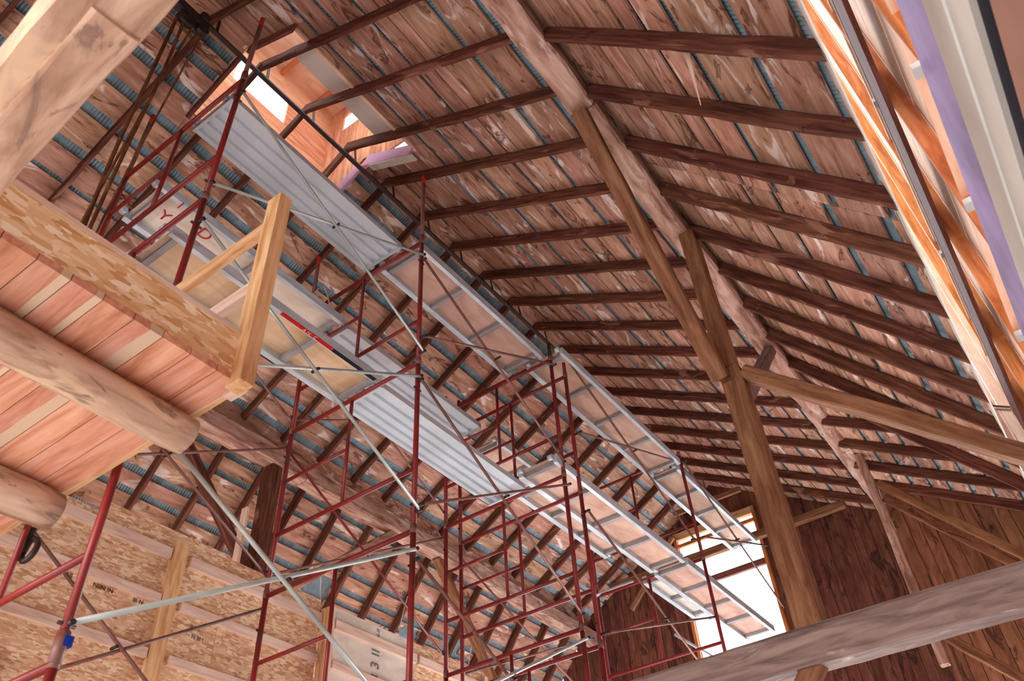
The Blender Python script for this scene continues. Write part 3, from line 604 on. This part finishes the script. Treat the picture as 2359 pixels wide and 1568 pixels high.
xbrace(-3.45, 3.85, 6.05, (5.81, 4.66), (4.80, 5.95), 'rustbrace', 'brownish cross brace under the second upper deck')
xbrace(-3.45, 3.85, 6.05, (4.33, 3.05), (3.14, 4.38), 'rustbrace', 'brown cross brace over the lower corrugated deck')
xbrace(-3.45, 3.85, 6.05, (2.72, 1.60), (1.66, 2.83), ('rustbrace', 'galv'), 'cross brace with one bright tube at the bottom centre')
xbrace(-3.40, 6.33, 9.05, (6.20, 5.02), (5.15, 6.18), 'rustbrace', 'brown cross brace under the third upper deck')
xbrace(-3.40, 6.33, 9.05, (4.20, 2.95), (2.95, 3.98), 'rustbrace', 'brown cross brace below the far plywood decks')
xbrace(-3.30, 9.05, 11.8, (6.15, 5.00), (5.0, 6.0), 'rustbrace', 'cross brace beneath the farthest upper deck')
xbrace(XLf, 1.664, 3.85, (5.93, 4.70), (4.70, 5.90), 'rustbrace', 'brown cross brace on the far side of the near towers, upper', .0115, off=-.05)
xbrace(XLf, 1.664, 3.85, (3.12, 4.38), (4.3, 3.12), 'rustbrace', 'brown cross brace far side, behind the log joist', .0115, off=-.05)
xbrace(XLf, 1.664, 3.85, (1.55, 2.86), (2.98, 1.55), 'rustbrace', 'rusty red cross brace before the strand board wall', .0125, off=-.05)
xbrace(XLf, 3.85, 6.05, (4.71, 5.95), (5.9, 4.7), 'rustbrace', 'brown cross brace far side of the middle bay, upper', .0115, off=-.05)
xbrace(XLf, 3.85, 6.05, (4.39, 3.16), (3.14, 4.39), ('red', 'rustbrace'), 'cross brace with a red tube in the middle bay, far side', .0115, off=-.05)
xbrace(XLf, 6.33, 9.05, (4.31, 3.30), (3.02, 4.2), 'rustbrace', 'brown cross brace far side near the gable', .0115, off=-.05)
tag(tube('brace_tube', (-3.9, 9.1, 3.95), (-3.45, 9.8, 3.55), .018, 'alu'), 'short silvery tube hanging below the far frames', 'tube')
tag(tube('brace_tube', (-4.85, 9.0, 4.72), (-4.45, 9.35, 4.92), .018, 'alu'), 'short white tube at the far tower', 'tube')

# ------------------------------------------------------------------ decks
def galvdeck(x0, x1, y0, y1, z, label):
    o = root('corrugated_deck', ((x0 + x1) / 2, (y0 + y1) / 2, z), label, 'scaffold plank', 'corrugated steel scaffold decks')
    W = x1 - x0; d_ = .030; prof = [(0, .06), (0, 0), (.08, 0), (.10, d_), (.17, d_), (.19, 0), (.29, 0), (.31, d_), (.38, d_), (.40, 0), (.50, 0), (.52, d_), (.48 + .12, d_), (.62, 0), (.72, 0), (.74, d_), (.81, d_), (.83, 0), (1, 0), (1, .06)]
    vs_ = [];
    for y in (-(y1 - y0) / 2, (y1 - y0) / 2):
        for (a, b) in prof: vs_.append(((a - .5) * W, y, b))
    n = len(prof); fs = [(j, j + 1, n + j + 1, n + j) for j in range(n - 1)]
    me = bpy.data.meshes.new('deck_shape'); me.from_pydata(vs_, [], fs); me.materials.append(M['deckmetal'])
    put('ribbed_sheet', me, Matrix.Translation(V(((x0 + x1) / 2, (y0 + y1) / 2, z))), o)
    for s in (-1, 1):
        ye = y0 if s < 0 else y1
        box('end_cap', x0, x1, ye - .02 if s > 0 else ye - .005, ye + .005 if s > 0 else ye + .02, z - .01, z + .06, 'deckmetal', o)
        for xx in (x0 + .07, x1 - .07): tube('hook', (xx - .025, ye + s * .025, z + .045), (xx + .025, ye + s * .025, z + .045), .03, 'alu', o, n=10)
    return o
def plydeck(x0, x1, y0, y1, z, label, mat='ply', rungs=4):
    o = root('plywood_deck', ((x0 + x1) / 2, (y0 + y1) / 2, z), label, 'scaffold plank', 'aluminium framed plywood decks')
    for xx in (x0, x1 - .04):
        box('side_rail', xx, xx + .04, y0, y1, z + .012, z + .09, 'alu', o)
        box('rail_flange', xx if xx > x0 else xx, xx + .055 if xx == x0 else xx + .04, y0, y1, z, z + .012, 'alu', o)
    box('panel', x0 + .04, x1 - .04, y0 + .02, y1 - .02, z + .07, z + .088, mat, o)
    for i in range(rungs):
        y = y0 + .05 + (y1 - y0 - .13) * i / (rungs - 1); box('rung', x0 + .04, x1 - .04, y, y + .05, z + .018, z + .068, 'rungmetal', o)
    for ye, s in ((y0, -1), (y1, 1)):
        for xx in (x0 + .05, x1 - .05): tube('hook', (xx - .025, ye + s * .03, z + .055), (xx + .025, ye + s * .03, z + .055), .03, 'alu', o, n=10)
    return o
galvdeck(-4.18, -3.68, 1.73, 3.80, 6.12, 'bright corrugated steel upper deck nearest the cupola')
plydeck(-4.05, -3.52, 3.91, 6.02, 6.11, 'dusty plywood upper deck, second from the cupola', 'ply', 4)
plydeck(-3.80, -3.30, 6.10, 9.02, 6.11, 'long plywood upper deck, third from the cupola', 'ply', 5)
plydeck(-3.82, -3.38, 9.12, 11.80, 6.11, 'farthest plywood upper deck beside the gable window', 'ply', 5)
galvdeck(-4.40, -3.93, 3.90, 6.08, 4.56, 'grey corrugated steel lower deck below the central tower')
d1 = plydeck(-4.40, -3.90, 1.72, 3.88, 4.56, 'golden plywood lower deck with a red and black rail label', 'plyyellow', 4)
plydeck(-3.90, -3.43, 5.92, 8.72, 4.60, 'pale plywood lower deck beyond the twin towers, right one', 'ply', 5)
plydeck(-4.24, -3.80, 6.36, 8.22, 4.72, 'pale plywood lower deck beyond the twin towers, left one', 'ply', 4)
plydeck(-3.90, -3.42, 8.82, 11.55, 4.60, 'farthest plywood lower deck against the bright opening', 'ply', 5)
plydeck(-4.22, -3.80, 9.15, 10.6, 4.72, 'short grey deck left of the farthest lower deck', 'plygrey', 3)
d2 = plydeck(-4.97, -4.43, 1.76, 3.84, 5.57, 'grey plywood deck with red marker letters behind the ropes', 'plygrey', 3)
galvdeck(-4.96, -4.44, 3.90, 6.03, 5.57, 'grey corrugated deck on the half bars behind the central tower')
plydeck(-4.97, -4.45, 6.40, 9.0, 5.57, 'plywood deck on the half bars beyond the twin towers', 'ply', 5)
# stickers and handwriting
box('label_strip', -3.928, -3.894, 2.75, 3.30, 4.554, 4.560, 'label_red', d1); box('label_strip', -3.928, -3.894, 3.30, 3.80, 4.554, 4.560, 'black', d1)
text('label_text', 'A N   C', .045, 'inkpale', basis((-3.912, 3.05, 4.552), (0, 1, 0), (1, 0, 0)), d1)
for (s_, x_, y_, sz) in (('R', -4.93, 2.05, .12), ('Y', -4.72, 1.98, .16), ('D', -4.62, 2.32, .17), ('I', -4.47, 1.97, .12), ('R', -4.93, 2.25, .12)):
    text('marker_letter', s_, sz, 'inkred', basis((x_, y_, 5.638 if abs(x_ + 4.7) < .2 else 5.568), (0, 1, 0), (1, 0, 0)), d2)
tag(box('blue_tape', XR - .005, XR + .03, 1.66, 1.70, 1.475, 1.52, 'blue'), 'small blue tape tag on the near scaffold post', 'tape')
tag(tube('coupling_clamp', (XR, 1.664, 1.40), (XR, 1.664, 1.54), .029, 'rustbrace'), 'grey coupling clamp around the near scaffold post', 'clamp')
hk = curve('brace_hook', [(-4.24, 1.70, 2.20), (-4.22, 1.71, 2.28), (-4.16, 1.72, 2.24), (-4.15, 1.71, 2.17), (-4.20, 1.70, 2.14), (-4.25, 1.70, 2.20), (-4.22, 1.70, 2.34)], .016, 'iron'); tag(hk, 'black iron hook hanging below the second log joist', 'hook')

# ------------------------------------------------------------------ cords and wires
def cord(pts, r, lab, grp=None): tag(curve('cord', pts, r, 'cord'), lab, 'cord', grp)
cord([(-4.72, 3.70, 6.15), (-4.78, 3.66, 6.0), (-4.92, 3.70, 5.86), (-4.96, 3.80, 5.70), (-4.97, 3.84, 5.62), (-4.92, 3.93, 5.50), (-4.80, 3.98, 5.42), (-4.60, 4.00, 5.34)], .007, 'white cord looping down beside the guard post')
cord([(-4.66, 3.72, 6.15), (-4.66, 3.80, 6.02), (-4.70, 3.86, 5.90), (-4.80, 3.84, 5.76), (-4.90, 3.90, 5.62), (-4.86, 3.98, 5.48), (-4.70, 3.98, 5.36)], .007, 'second white cord loop, right of the first')
cord([(-7.45, 6.55, 5.05), (-7.50, 6.62, 4.8), (-7.46, 6.60, 4.55), (-7.52, 6.45, 4.35)], .006, 'thin white wire dangling above the white plywood')
cord([(-7.35, 8.1, 5.2), (-7.42, 8.05, 4.8), (-7.40, 8.0, 4.4), (-7.45, 8.08, 4.0)], .006, 'thin pair of wires behind the central pole')
cord([(-7.6, 9.9, 5.2), (-7.65, 9.85, 4.8), (-7.6, 9.7, 4.4), (-7.5, 9.75, 4.2)], .006, 'thin wire hanging by the far left rafters')
cord([(-7.6, 8.9, 4.6), (-7.65, 8.85, 4.2), (-7.55, 8.95, 3.9), (-7.6, 9.05, 4.3)], .006, 'looped thin wire above the end of the partition')
